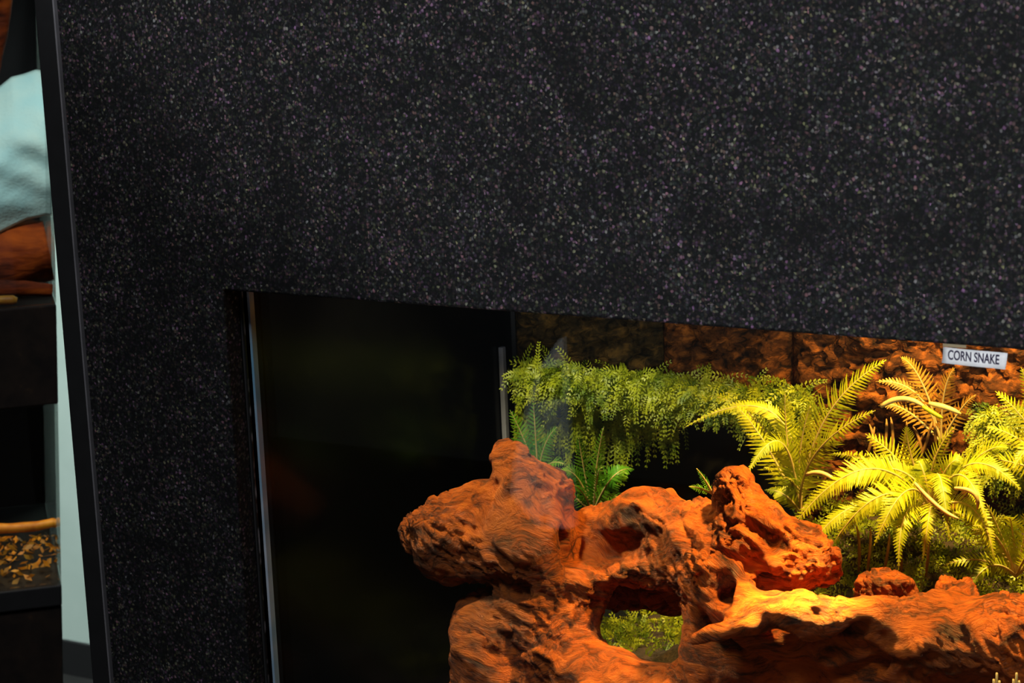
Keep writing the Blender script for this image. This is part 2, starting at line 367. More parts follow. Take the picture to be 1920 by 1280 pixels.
tag(mesh_obj('substrate', V, Fq, M['soil'], None, True), 'dark crumbly soil bed behind and under the driftwood', 'soil', kind='stuff')

# ------------------------------------------------------------------ driftwood (one continuous carved body)
def surface_nets(val, o, h):
    s = val < 0; nx, ny, nz = val.shape
    cnt = np.zeros((nx - 1, ny - 1, nz - 1), np.float32); acc = np.zeros((nx - 1, ny - 1, nz - 1, 3), np.float32)
    cs = [(i, j, k) for i in (0, 1) for j in (0, 1) for k in (0, 1)]
    S = lambda A, c: A[c[0]:A.shape[0] - 1 + c[0], c[1]:A.shape[1] - 1 + c[1], c[2]:A.shape[2] - 1 + c[2]]
    for a in cs:
        for b in cs:
            if sum(b) - sum(a) == 1 and all(b[t] >= a[t] for t in range(3)):
                va, vb = S(val, a), S(val, b); cross = S(s, a) != S(s, b)
                t = np.where(cross, va / (va - vb + 1e-20), 0)
                cnt += cross
                for d in range(3):
                    acc[..., d] += cross * (a[d] + t * (b[d] - a[d]))
    act = cnt > 0; ids = -np.ones(act.shape, np.int64); ids[act] = np.arange(act.sum())
    cell = np.argwhere(act); verts = (cell + acc[act] / cnt[act][:, None]) * h + o
    faces = []
    for ax in range(3):
        u, w_ = [(1, 2), (2, 0), (0, 1)][ax]
        a = [slice(1, -1)] * 3; b = [slice(1, -1)] * 3
        a[ax] = slice(0, -1); b[ax] = slice(1, None)
        A, B = s[tuple(a)], s[tuple(b)]; e = np.argwhere(A != B)
        off = np.array([1, 1, 1]); off[ax] = 0; e = e + off
        ins = s[e[:, 0], e[:, 1], e[:, 2]]
        def g(du, dw):
            q = e.copy(); q[:, u] += du; q[:, w_] += dw
            return ids[q[:, 0], q[:, 1], q[:, 2]]
        q = np.stack([g(-1, -1), g(0, -1), g(0, 0), g(-1, 0)], 1)
        q[~ins] = q[~ins][:, ::-1]; faces.append(q)
    return verts, np.vstack(faces)
def carve(adds, subs, h, k, bounds, warp):
    lo, hi = np.array(bounds[0]), np.array(bounds[1]); n = np.ceil((hi - lo) / h).astype(int)
    ax = [lo[i] + h * np.arange(n[i]) for i in range(3)]
    val = np.full(n, 0.05, np.float32)
    G = np.stack(np.meshgrid(*ax, indexing='ij'), -1).astype(np.float32)
    Wp = warp(G); Gw = G + Wp
    def cone(p, r, q, s, pad):
        p, q = np.array(p), np.array(q); m = np.minimum(p - r, q - s) - pad; x = np.maximum(p + r, q + s) + pad
        sl = tuple(slice(max(0, int((m[i] - lo[i]) / h)), max(0, min(n[i], int((x[i] - lo[i]) / h) + 2))) for i in range(3))
        g = Gw[sl]; d = (q - p).astype(np.float32); L = float(d.dot(d)) + 1e-12
        t = np.clip(((g - p.astype(np.float32)) @ d) / L, 0, 1)
        return sl, np.linalg.norm(g - p.astype(np.float32) - t[..., None] * d, axis=-1) - (r + (s - r) * t)
    for p, r, q, s in adds:
        sl, dd = cone(p, r, q, s, 0.05); v0 = val[sl]
        hh = np.clip(0.5 + 0.5 * (v0 - dd) / k, 0, 1); val[sl] = v0 * (1 - hh) + dd * hh - k * hh * (1 - hh)
    k2 = k * 0.6
    for p, r, q, s in subs:
        sl, dd = cone(p, r, q, s, 0.03); v0 = val[sl]; dd = -dd
        hh = np.clip(0.5 - 0.5 * (v0 - dd) / k2, 0, 1); val[sl] = v0 * (1 - hh) + dd * hh + k2 * hh * (1 - hh)
    val[0] = val[-1] = 0.05; val[:, 0] = val[:, -1] = 0.05; val[:, :, 0] = val[:, :, -1] = 0.05
    return surface_nets(val, lo, h)
def seg(c1, c2, Y0):
    """two (px, py, dy, radius px) circles -> a tapered capsule in metres"""
    p, q = P(c1[0], c1[1], Y0 + c1[2]), P(c2[0], c2[1], Y0 + c2[2])
    return p, c1[3] * pxm(p), q, c2[3] * pxm(q)
Y0 = 0.165
A = [  # left knob and lobes
 ((944, 850, 0.01, 24), (978, 920, 0.00, 52)), ((978, 920, 0.0, 50), (1000, 1020, -0.01, 78)), ((962, 850, 0.01, 27), (1022, 930, 0.01, 44)), ((1022, 930, 0.01, 44), (1042, 995, 0.015, 50)),
 ((800, 998, -0.01, 48), (850, 1012, -0.015, 78)), ((850, 1008, -0.015, 78), (960, 1024, -0.01, 84)),
 ((862, 950, 0.0, 32), (930, 930, 0.0, 42)),
 ((890, 1156, -0.02, 44), (915, 1195, -0.03, 72)), ((915, 1200, -0.03, 72), (950, 1310, -0.03, 96)),
 # centre
 ((1000, 1110, -0.01, 72), (1090, 1100, 0.0, 52)), ((960, 1170, -0.02, 70), (1050, 1180, -0.02, 60)),
 ((1075, 1085, 0.0, 42), (1180, 1072, 0.0, 26)), ((1180, 1072, 0.0, 26), (1290, 1075, -0.005, 34)),
 ((1050, 1250, -0.035, 62), (1150, 1290, -0.04, 66)), ((1150, 1290, -0.04, 66), (1260, 1310, -0.045, 64)),
 ((1060, 1030, 0.035, 56), (1140, 1015, 0.04, 56)), ((1130, 1010, 0.035, 50), (1212, 985, 0.03, 70)), ((1212, 985, 0.03, 70), (1305, 1003, 0.02, 52)),
 ((1305, 1005, 0.02, 50), (1390, 1010, 0.01, 60)),
 ((1300, 1030, 0.0, 46), (1318, 1130, 0.0, 38)), ((1312, 1120, -0.012, 40), (1304, 1215, -0.02, 40)), ((1085, 1120, 0.0, 46), (1080, 1200, -0.02, 52)),
 ((1150, 1100, 0.05, 40), (1270, 1105, 0.05, 42)), ((1390, 1080, 0.0, 42), (1470, 1110, 0.0, 32)),
 # middle and right knobs
 ((1383, 920, 0.015, 46), (1402, 985, 0.01, 68)), ((1402, 985, 0.01, 64), (1475, 1035, 0.0, 54)), ((1475, 1040, 0.004, 52), (1520, 1050, 0.0, 62)),
 # claw in front
 ((1326, 1058, -0.03, 32), (1322, 1100, -0.035, 26)), ((1335, 1052, -0.03, 32), (1382, 1085, -0.03, 30)), ((1322, 1105, -0.035, 24), (1362, 1150, -0.04, 30)), ((1350, 1090, -0.012, 40), (1370, 1130, -0.02, 40)),
 # root and the long trunk
 ((1303, 1202, -0.07, 10), (1400, 1168, -0.06, 28)), ((1388, 1124, -0.045, 32), (1500, 1156, -0.055, 36)), ((1500, 1156, -0.055, 36), (1650, 1165, -0.03, 46)),
 ((1590, 1185, -0.01, 66), (1760, 1190, -0.01, 80)), ((1760, 1190, -0.01, 80), (2000, 1210, -0.01, 92)), ((2000, 1210, -0.01, 92), (2330, 1240, 0.0, 86)),
 ((1345, 1250, -0.012, 60), (1500, 1250, -0.008, 66)), ((1500, 1250, -0.008, 66), (1720, 1260, 0.0, 76)),
 ((1405, 1190, -0.03, 30), (1560, 1212, -0.028, 36)), ((1560, 1212, -0.028, 36), (1680, 1220, -0.02, 44)),
 ((1625, 1110, 0.03, 30), (1690, 1104, 0.03, 30)), ((1640, 1092, 0.03, 26), (1655, 1092, 0.03, 26)), ((1780, 1112, 0.03, 34), (1815, 1116, 0.03, 32)),
 # foot on the soil
 ((930, 1350, -0.01, 105), (1300, 1390, -0.01, 105)), ((1300, 1390, -0.01, 105), (1900, 1360, 0.0, 105)), ((1900, 1360, 0.0, 105), (2330, 1380, 0.0, 110))]
S_ = [((1198, 1154, -0.12, 56), (1212, 1188, 0.12, 34)), ((1175, 1134, -0.12, 40), (1185, 1150, 0.02, 30)), ((1232, 1186, -0.12, 36), (1232, 1190, 0.12, 36)),
      ((855, 1106, -0.05, 7), (972, 1112, -0.035, 15)), ((885, 1104, -0.03, 11), (960, 1108, -0.015, 15)), ((930, 1092, -0.035, 15), (965, 1104, -0.035, 15)),
      ((1060, 1030, -0.004, 28), (1160, 1026, -0.004, 38)),
      ((1352, 1106, -0.10, 19), (1356, 1108, -0.035, 15)),
      ((835, 955, -0.045, 7), (895, 1012, -0.05, 12)), ((895, 1012, -0.05, 12), (955, 1075, -0.048, 13)), ((925, 900, -0.012, 7), (905, 985, -0.04, 7)),
      ((1425, 1000, -0.02, 13), (1445, 1012, -0.02, 11)), ((1255, 955, 0.0, 7), (1295, 1035, -0.015, 8)), ((1340, 960, -0.02, 8), (1370, 1015, -0.025, 7)), ((1320, 1010, -0.02, 8), (1400, 1060, -0.028, 9)),
      ((1525, 1062, -0.036, 9), (1572, 1050, -0.02, 9)), ((1590, 1182, -0.045, 16), (1660, 1196, -0.045, 12)),
      ((1300, 1240, -0.04, 7), (1390, 1275, -0.04, 6)), ((1480, 1262, -0.036, 6), (1650, 1244, -0.034, 7)), ((1650, 1244, -0.034, 7), (1900, 1262, -0.05, 6))]
def warp(G):
    a = 0.006 * np.stack([vnoise(G * 38), vnoise(G * 38 + 11), vnoise(G * 38 + 23)], -1)
    b = 0.0025 * np.stack([vnoise(G * 95 + 3), vnoise(G * 95 + 17), vnoise(G * 95 + 29)], -1)
    return (a + b).astype(np.float32)
V, Fq = carve([seg(a, b, Y0) for a, b in A], [seg(a, b, Y0) for a, b in S_], 0.0021, 0.012,
              ((0.012, 0.056, 0.235), (0.80, 0.28, 0.50)), warp)
def vertex_normals(V, Fq):
    n = np.cross(V[Fq[:, 2]] - V[Fq[:, 0]], V[Fq[:, 3]] - V[Fq[:, 1]]); N = np.zeros_like(V)
    for k in range(4): np.add.at(N, Fq[:, k], n)
    return N / (np.linalg.norm(N, axis=1)[:, None] + 1e-12)
N = vertex_normals(V, Fq)
q = V + 0.02 * np.stack([vnoise(V * 12), vnoise(V * 12 + 5), vnoise(V * 12 + 9)], -1)
ca, sa = math.cos(0.6), math.sin(0.6)
u1, u2 = q[:, 0] * ca - q[:, 2] * sa, q[:, 0] * sa + q[:, 2] * ca
gr = np.stack([u1 * 45, q[:, 1] * 150, u2 * 170], -1)
groove = np.clip(np.abs(fbm(gr, 3)) * 4, 0, 1)             # narrow valleys where the noise crosses zero
mask = np.clip(vnoise(V * 26 + 40) * 2 + 0.5, 0, 1)
V = V + N * (-(1 - groove) * 0.0042 * mask + 0.0016 * fbm(V * 160, 2))[:, None]
log = mesh_obj('driftwood', V, Fq, M['wood'], None, True)
tag(log, 'gnarled orange-red driftwood log with knobs and a round hole behind the glass', 'driftwood')

# ------------------------------------------------------------------ bark on the back wall
def slab(name, x0, x1, z0, z1, thick, amp, seed, mat):
    n, m = max(6, int((x1 - x0) / 0.0035)), max(6, int((z1 - z0) / 0.0035))
    X, Zz = np.meshgrid(np.linspace(x0, x1, n), np.linspace(z0, z1, m))
    e = np.minimum(np.minimum(X - x0, x1 - X), np.minimum(Zz - z0, z1 - Zz)); e = np.clip(e / 0.012, 0, 1)
    pt = np.stack([X * 34 + seed, Zz * 60, X * 0 + seed * 3.1], -1)
    hgt = thick * (0.35 + 0.65 * e) + amp * fbm(pt, 4) * e + amp * 0.5 * (1 - np.abs(fbm(pt * 2.2 + 4, 3)) * 4).clip(-1, 1) * e
    hgt = np.maximum(hgt, 0.003)
    Vf = np.stack([X, D + 0.0135 - hgt, Zz], -1).reshape(-1, 3)
    Vb = np.stack([X, X * 0 + D + 0.0145, Zz], -1).reshape(-1, 3)
    idx = np.arange(n * m).reshape(m, n)
    Fq = np.stack([idx[:-1, :-1], idx[:-1, 1:], idx[1:, 1:], idx[1:, :-1]], -1).reshape(-1, 4).tolist()
    rim = list(idx[0, :]) + list(idx[1:, -1]) + list(idx[-1, -2::-1]) + list(idx[-2:0:-1, 0]); k0 = n * m
    Fq += [(int(rim[i]), k0 + int(rim[i]), k0 + int(rim[(i + 1) % len(rim)]), int(rim[(i + 1) % len(rim)])) for i in range(len(rim))]
    return mesh_obj(name, np.vstack([Vf, Vb]), Fq, mat, None, True)
edges = [0.006, float(P(1235, 660, D)[0]), float(P(1478, 690, D)[0]), 0.60, 0.88, HX1 - 0.003]
names = ['dark olive-brown bark sheet at the top left of the back wall above the hanging moss', 'rough rust-orange bark sheet on the back wall left of the pointed fern frond', 'furrowed orange bark sheet on the back wall behind the ferns and the white label',
         'bark sheet on the back wall right of the white label', 'last bark sheet by the right inner wall']
for i in range(len(edges) - 1):
    o = slab('cork_bark', edges[i] + 0.001, edges[i + 1] - 0.001, 0.445 if i < 2 else 0.30, 0.60 + 0.01 * (i % 2), (0.014, 0.017, 0.019, 0.013, 0.016)[i], 0.016, 5.7 * i, M['bark_dark'] if i == 0 else M['bark'])  # left sheets stop high; bare black panel stands in for shade below moss
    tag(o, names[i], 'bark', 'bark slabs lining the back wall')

# ------------------------------------------------------------------ plants
U = random.uniform
def pinna(base, direc, T, Nn, L, wd, seg_n=5, teeth=True):
    """one tapered toothed leaflet as a strip"""
    V = []; Fq = []
    for i in range(seg_n + 1):
        t = i / seg_n
        c = base + direc * L * t - Nn * L * 0.16 * t * t
        hw = wd * (1 - t) ** 0.6 * (1.0 if (i % 2 == 0 or not teeth) else 0.72) * (0.75 if i == 0 else 1)
        V += [c + T * hw + Nn * hw * 0.25, c - T * hw + Nn * hw * 0.25]
    for i in range(seg_n): Fq.append((2 * i, 2 * i + 1, 2 * i + 3, 2 * i + 2))
    return V, Fq
def frond(parent, p0, p1, p2, width, mat, n=None, face=None, stem_r=0.0008, stem_mat=None, bare=0.12):
    p0, p1, p2 = map(np.asarray, (p0, p1, p2))
    L = np.linalg.norm(p1 - p0) + np.linalg.norm(p2 - p1)
    n = n or int(np.clip(L / 0.0036, 18, 60))
    pts = bez(p0, p1, p2, n + 1); T = np.gradient(pts, axis=0); T /= np.linalg.norm(T, axis=1)[:, None]
    face = nrm(face if face is not None else np.array([0.3 + random.uniform(-0.3, 0.3), -0.75, 0.65 + random.uniform(-0.2, 0.3)]))
    parts = []
    for i in range(n + 1):
        s = i / n
        if s < bare: continue
        t = (s - bare) / (1 - bare)
        ln = width * (min(1.0, 0.45 + 2.2 * t) * (1 - t) ** 0.75 + 0.03)
        S = np.cross(T[i], face); S = S / (np.linalg.norm(S) + 1e-9); Nn = np.cross(S, T[i])
        for sd in (-1, 1):
            dr = nrm(S * sd + T[i] * (0.35 + 0.5 * t) + Nn * random.uniform(-0.35, 0.2))
            parts.append(pinna(pts[i], dr, T[i], Nn, ln * random.uniform(0.88, 1.1), min(0.0031, L / n * 0.46)))
    V, Fq = join(parts); V = np.array(V); V[:, 0] = np.maximum(V[:, 0], 0.004); pts[:, 0] = np.maximum(pts[:, 0], 0.005)
    o = mesh_obj('frond', V, Fq, mat, parent)
    v2, f2 = tube(pts, np.linspace(stem_r * 1.5, stem_r * 0.4, n + 1), 5)
    mesh_obj('rachis', v2, f2, stem_mat or M['stem'], o, True)
    return o
def fern(name, label, base, fronds, mat, group='ferns in the tank', cat='fern', stem_mat=None):
    b0 = P(*base); e = empty(name, tuple(b0)); tag(e, label, cat, group)
    # child offsets: mesh_obj subtracts the Empty's location, a frond sits at the Empty's origin
    if len(fronds) > 5 and base[0] > 1050:                       # a few extra fronds leaning every way fill the crown
        bx, by, by_ = base
        for _ in range(5):
            a_ = U(-2.6, -0.5); l_ = U(60, 120); fronds = fronds + [((bx + l_ * 0.6 * math.cos(a_), by + l_ * 0.8 * math.sin(a_), U(-0.03, 0.005)), (bx + l_ * 1.3 * math.cos(a_), by + l_ * math.sin(a_), U(-0.05, 0.01)), U(22, 36))]
    for fr in fronds:
        m1, m2, wpx = fr[0], fr[1], fr[2]; mt = fr[3] if len(fr) > 3 else mat
        p1 = P(m1[0], m1[1], base[2] + (m1[2] if len(m1) > 2 else -0.01)); p2 = P(m2[0], m2[1], base[2] + (m2[2] if len(m2) > 2 else -0.02))
        # a control point that makes the curve pass near the given middle
        ctrl = 2 * p1 - 0.5 * (b0 + p2)
        frond(e, b0, ctrl, p2, 1.18 * wpx * pxm(p1), mt, stem_mat=stem_mat)
    return e
Fm, Fd, Fy = M['fern'], M['fern_dark'], M['fern_dry']
fern('fern', 'yellow-green fern with a broad upright frond and one pointing up right', (1500, 960, 0.325), [
    ((1478, 840), (1472, 738), 50), ((1545, 790), (1660, 676), 62), ((1450, 775), (1283, 802), 26), ((1420, 790, 0.0), (1300, 742, 0.01), 40),
    ((1440, 840), (1380, 760), 46), ((1530, 850, -0.03), (1640, 770, -0.05), 46), ((1465, 830, -0.03), (1400, 890, -0.06), 34), ((1500, 850, -0.01), (1520, 760, -0.02), 38)], Fm)
fern('fern', 'spreading bright yellow fern arching over the right end of the driftwood', (1745, 960, 0.30), [
    ((1620, 880, -0.04), (1470, 1010, -0.07), 46), ((1680, 880, -0.02), (1545, 905, -0.03), 44), ((1690, 870), (1625, 815), 46), ((1750, 870), (1790, 800), 36),
    ((1820, 870, -0.02), (1915, 920, -0.03), 42), ((1800, 890, -0.04), (1850, 980, -0.07), 36), ((1700, 920, -0.05), (1640, 1020, -0.08), 44), ((1660, 880, -0.02), (1560, 850, 0.0), 40),
    ((1760, 890, -0.06), (1780, 1010, -0.09), 34), ((1710, 860), (1700, 800), 36), ((1650, 930, -0.05), (1550, 1040, -0.07), 38), ((1830, 860), (1890, 840), 34),
    ((1600, 950, -0.05), (1500, 1065, -0.075), 36), ((1700, 960, -0.05), (1685, 1065, -0.07), 34), ((1745, 950, -0.06), (1730, 1050, -0.08), 32), ((1820, 950, -0.05), (1865, 1050, -0.07), 34)], Fm)
fern('fern', 'tall amber fern cut off by the right edge of the view', (1985, 900, 0.33), [
    ((1930, 800), (1868, 735), 40), ((1950, 780), (1915, 690), 40), ((1920, 830), (1848, 800), 38), ((1910, 870, -0.03), (1840, 860, -0.05), 36), ((2010, 800), (2060, 720), 40), ((1950, 830, -0.04), (1900, 880, -0.07), 38)], Fm)
fern('fern', 'low yellow-green fern at the right edge just above the log', (1905, 1080, 0.27), [
    ((1850, 1000), (1790, 960), 34), ((1840, 1050), (1770, 1060), 30), ((1880, 1010), (1850, 945), 34), ((1920, 1010), (1930, 940), 34), ((1860, 1060, -0.03), (1820, 1100, -0.05), 28), ((1960, 1030), (2010, 980), 32)], Fm)
fern('fern', 'small dark green fern with an upright tip behind the dip in the log', (1112, 965, 0.30), [
    ((1118, 880), (1132, 800), 26), ((1140, 910), (1172, 884), 26), ((1085, 900), (1062, 875), 30), ((1095, 880), (1085, 820), 28), ((1140, 930), (1165, 940), 24), ((1075, 930), (1055, 925), 24)], Fd)
fern('fern', 'green fern pressed into the back left corner beside the grey seal', (1010, 900, 0.345), [
    ((985, 830), (957, 770), 34), ((1005, 830), (1000, 750), 34), ((1020, 840), (1045, 800), 32), ((980, 860), (955, 850), 30), ((1030, 870), (1058, 870), 30), ((1015, 870), (1030, 920), 28)], Fd)
fern('fern', 'dim orange fern on the back wall beneath the white label', (1765, 830, 0.368), [
    ((1720, 740), (1645, 715), 30), ((1730, 720), (1690, 670), 32), ((1770, 740), (1790, 690), 30), ((1800, 770), (1830, 740), 26), ((1700, 770), (1650, 760), 24)], Fy)
fern('fern', 'tiny sprig of green leaves beside the middle knob', (1336, 925, 0.24), [((1322, 900), (1306, 878), 13), ((1312, 915), (1292, 912), 12)], Fd)
# dry stems and bleached stalks
def stalk(label, pts, r, mat, name='dry_stem', group='dry stems among the ferns'):
    pw = [P(*p) for p in pts]; c = bez(pw[0], 2 * pw[1] - 0.5 * (pw[0] + pw[2]), pw[2], 12); k = pxm(pw[1])
    v, f = tube(c, r * k * np.interp(np.linspace(0, 1, 12), [0, 0.3, 0.8, 1], [0.7, 1, 0.8, 0.3]), 6)
    return tag(mesh_obj(name, v, f, mat, None, True), label, 'stem', group)
stalk('pale curved dry stem arching above the dark hollow, left of two', [(1652, 762, 0.33), (1695, 747, 0.33), (1738, 766, 0.33)], 6, M['stem'])
stalk('pale straight dry stem right of the arching one', [(1742, 756, 0.33), (1775, 764, 0.33), (1802, 776, 0.33)], 6, M['stem'])
stalk('short pale stem drooping where the two pale stems meet', [(1730, 762, 0.328), (1752, 775, 0.328), (1768, 784, 0.328)], 5, M['fern'])
stalk('pinkish dry stalk slanting down right under the yellow fern', [(1715, 905, 0.22), (1760, 950, 0.215), (1798, 972, 0.21)], 4.5, M['stem'])
stalk('bleached looping stalk hooked over at the left of the yellow fern', [(1512, 890, 0.25), (1545, 888, 0.25), (1582, 916, 0.25)], 5, M['stem'])
stalk('bleached hooked stalk at the right of the yellow fern', [(1790, 915, 0.22), (1826, 925, 0.22), (1832, 955, 0.22)], 5, M['stem'])
for i, (x, y0_, x1, y1_) in enumerate([(1655, 850, 1662, 785), (1672, 852, 1670, 782), (1690, 845, 1700, 790), (1722, 860, 1748, 790), (1730, 850, 1712, 800), (1752, 862, 1750, 780), (1700, 855, 1735, 810), (1640, 850, 1630, 795), (1620, 860, 1640, 800), (1765, 850, 1790, 800), (1745, 900, 1752, 850), (1610, 1060, 1606, 985), (1625, 1065, 1632, 990), (1655, 1070, 1668, 1000), (1690, 1060, 1680, 980), (1735, 1075, 1740, 990)]):
    yy = 0.345 if y0_ < 950 else 0.27
    stalk('thin brown straw among the stems ' + ('in the hollow behind the pale arching stem' if y0_ < 950 else 'below the yellow fern above the log'),
          [(x, y0_ + 12, yy), ((x + x1) / 2 + 3, (y0_ + y1_) / 2, yy - 0.004), (x1, y1_, yy)], 3.4, M['straw'], 'straw', 'straw in the hollow' if y0_ < 950 else 'straw below the yellow fern')

# feathery moss: many short drooping strands with side leaves
def strand(p, d, L, droop, n=9, lw=0.0016, ll=0.006):
    pts = [p]; dd = nrm(d)
    for i in range(n): dd = nrm(dd + np.array([0, 0, -droop / n])); pts.append(pts[-1] + dd * L / n)
    V = []; Fq = []
    for i in range(1, n + 1):
        t = nrm(pts[i] - pts[i - 1]); s = nrm(np.cross(t, [random.uniform(-0.4, 0.4), -1, random.uniform(-0.2, 0.6)]))
        l = ll * (1 - 0.6 * i / n)
        for sd in (-1, 1):
            k = len(V); b = pts[i - 1]; e = b + (s * sd + t * 0.7) * l; m = (b + e) / 2
            V += [b, m + t * lw * 0.8, e, m - t * lw * 0.8]; Fq.append((k, k + 1, k + 2, k + 3))
    k = len(V); V += [pts[0] + [0.0005, 0, 0], pts[0] - [0.0005, 0, 0], pts[-1]]; Fq.append((k, k + 1, k + 2))
    return V, Fq
def moss(name, label, seeds, mat):
    V, Fq = join([strand(*s, 9, U(0.0011, 0.0017), U(0.0035, 0.0065)) for s in seeds]); V = np.array(V); V[:, 0] = np.maximum(V[:, 0], 0.017); V[:, 1] = np.where(V[:, 0] < 0.03, np.maximum(V[:, 1], 0.362), V[:, 1]); return tag(mesh_obj(name, V, Fq, mat), label, 'moss', kind='stuff')
sd = []
for _ in range(900):                                              # fringe on the back wall
    t = U(0, 1) ** 0.9; x = 972 + 540 * t; y = 690 + 55 * t + U(-14, 20) + 45 * U(0, 1) ** 2
    sd.append((P(x, y, 0.352 + U(-0.016, 0.014)), (U(-0.9, 0.9), U(-1, 0.2), U(-0.3, 1.0)), U(0.012, 0.036), U(0.8, 3.0)))
for _ in range(240):
    t = U(0, 0.65) ** 1.3; x = 972 + 540 * t; y = 715 + 62 * t + U(0, 50) + (60 * U(0, 1) if t < 0.4 else 0)
    sd.append((P(x, y, 0.365), (U(-0.5, 0.5), U(-0.6, -0.1), -0.6), U(0.02, 0.045), U(1.5, 3.0)))
moss('hanging_moss', 'fringe of feathery green moss hanging along the back wall left of the ferns', sd, M['moss'])
sd = []
for _ in range(1000):                                              # carpet on the soil behind the log, right
    x, y = U(0.30, 0.75), U(0.235, 0.37); z = float(soil_z(x, y)) - 0.001
    sd.append((np.array([x, y, z]), (U(-0.8, 0.8), U(-0.9, 0.3), U(0.4, 1.2)), U(0.012, 0.042), U(0.4, 2.4)))
moss('ground_moss', 'yellow-green moss carpet on the soil under the bright ferns', sd, M['moss'])
sd = []
for _ in range(420):
    x, y = U(0.01, 0.30), U(0.27, 0.37); z = float(soil_z(x, y)) - 0.001
    sd.append((np.array([x, y, z]), (U(-0.8, 0.8), U(-0.9, 0.3), U(0.4, 1.2)), U(0.010, 0.03), U(0.4, 2.0)))
moss('ground_moss', 'green moss on the soil seen through the round hole of the log', sd, M['moss'])
sd = []
for _ in range(260):
    x, y = U(1840, 1960), U(760, 900)
    sd.append((P(x, y, 0.355 + U(-0.01, 0.01)), (U(-0.8, 0.8), U(-1, -0.1), U(-0.2, 0.8)), U(0.012, 0.03), U(1.2, 3.0)))
moss('hanging_moss', 'small patch of moss on the back wall at the right edge', sd, M['moss'])
# tips of short grass in front of the log
for lb, px in (('short yellow grass tip at the bottom edge, left of two', 1868), ('short yellow grass tip at the bottom edge, right of two', 1905)):
    g = empty('grass_tip', tuple(P(px, 1400, 0.075))); tag(g, lb, 'grass', 'grass tips before the log')
    for dx in (-5, 1, 6):
        b0 = P(px + dx * 0.3, 1400, 0.075); m0 = P(px + dx * 0.6, 1330, 0.074); t0 = P(px + dx, 1258 + abs(dx) * 3, 0.073)
        v, f = tube(bez(b0, m0, t0, 8), np.linspace(0.0013, 0.0007, 8), 5); mesh_obj('blade', v, f, M['stem'], g, True)

# ------------------------------------------------------------------ neighbouring rack seen past the left edge
ANG = math.radians(46); ux, uy = np.array([math.cos(ANG), math.sin(ANG), 0]), np.array([-math.sin(ANG), math.cos(ANG), 0])
r0 = ray(107, 640); O = CAM + r0 * 2.35
def PN(px, py, dy=0.0):                       # rack-local coordinates of the point seen at a pixel, dy behind its front
    r = ray(px, py); t = (dy - (CAM - O) @ uy) / (r @ uy); p = CAM + r * t - O
    return np.array([p @ ux, dy, p[2] + O[2]])
rack = empty('terrarium_rack', (O[0], O[1], 0), ANG)
tag(rack, 'dark rack of two stacked terrariums seen past the left edge of the cabinet', 'terrarium')
KS = 0.0655
def sh(p): return (p[0] + KS * (p[2] - O[2]), p[1], p[2])      # the rack tapers towards its foot
def zn(py): return float(PN(60, py)[2])
def rbox(name, x0, x1, y0, y1, z0, z1, mat, bevel=0.002): return box(name, (x0, y0, z0), (x1, y1, z1), mat, rack, bevel, True, sh)
WID, DEP = -0.9, 0.36
TOP = zn(-520)
rbox('base_panel', WID, 0, 0, DEP, FLOOR, zn(1142), M['mottled'])
rbox('ledge', WID, 0, -0.004, DEP, zn(1140), zn(1101), M['trim'])
rbox('shelf_panel', WID, 0, 0, DEP, zn(762), zn(575), M['mottled'])
rbox('hood', WID, 0, 0, DEP, TOP, TOP + 0.12, M['trim'])
for za, zb in ((zn(1100), zn(763)), (zn(574), TOP)):
    rbox('back_panel', WID, 0, DEP - 0.012, DEP, za + 0.0005, zb - 0.0005, M['black'], 0)
    rbox('side_panel', WID, WID + 0.01, 0, DEP - 0.013, za + 0.0005, zb - 0.0005, M['black'], 0)
    rbox('side_pane', -0.004, 0, 0.0065, DEP - 0.013, za + 0.0005, zb - 0.0005, M['glass'], 0)
    rbox('front_pane', WID + 0.011, -0.0005, 0.001, 0.006, za + 0.0005, zb - 0.0005, M['glass'], 0)
def rl(pt): p = np.asarray(pt); return O * [1, 1, 0] + ux * p[0] + uy * p[1] + np.array([0, 0, p[2]])
lz = O * [1, 1, 0] + ux * -0.12 + uy * 0.02
lamp('rack_lamp', 'SPOT', tuple(rl((-0.06, -0.75, 1.75))), 31, (1, 0.98, 0.93), tuple(rl((-0.04, 0.15, zn(310)))), 0.05, 11.5, 0.6)
lamp('rack_low_lamp', 'SPOT', tuple(rl((-0.08, 0.07, zn(775)))), 1.5, (1, 0.6, 0.2), tuple(rl((-0.06, 0.12, zn(1100)))), 0.02, 75, 0.5)
# cloth draped over the rust-coloured log
top = [(-420, 380), (-300, 270), (-150, 215), (-60, 190), (0, 172), (25, 152), (50, 146), (72, 138), (86, 140), (97, 150)]
bot = [(-420, 500), (-300, 490), (-150, 470), (-60, 455), (0, 437), (25, 424), (50, 412), (72, 408), (86, 404), (97, 402)]
nu, nv = 110, 50; V = []
for j in range(nv):
    for i in range(nu):
        s, t = i / (nu - 1), j / (nv - 1)
        xq = -420 + 517 * s
        yq = np.interp(xq, [a[0] for a in top], [a[1] for a in top]) * (1 - t) + np.interp(xq, [a[0] for a in bot], [a[1] for a in bot]) * t
        fold = 0.0022 * math.sin((t * 4.0 - (xq / 270) * 3.0) * 2 * math.pi + 1.3 * math.sin(3 * s)) * math.sin(math.pi * t) + 0.004 * float(fbm(np.array([s * 3, t * 5, 1.0]), 3))
        dy = 0.10 + 0.09 * (2 * t - 1) ** 2 * (1 if t < 0.5 else 0.25) - fold
        p = PN(xq, yq, 0.12); p[1] = dy; V.append(rl(p))
Fq = [(j * nu + i, (j + 1) * nu + i, (j + 1) * nu + i + 1, j * nu + i + 1) for j in range(nv - 1) for i in range(nu - 1)]
cl = mesh_obj('folded_cloth', V, Fq, M['cloth'], None, True)
so = cl.modifiers.new('thickness', 'SOLIDIFY'); so.thickness = 0.003; so.offset = -1
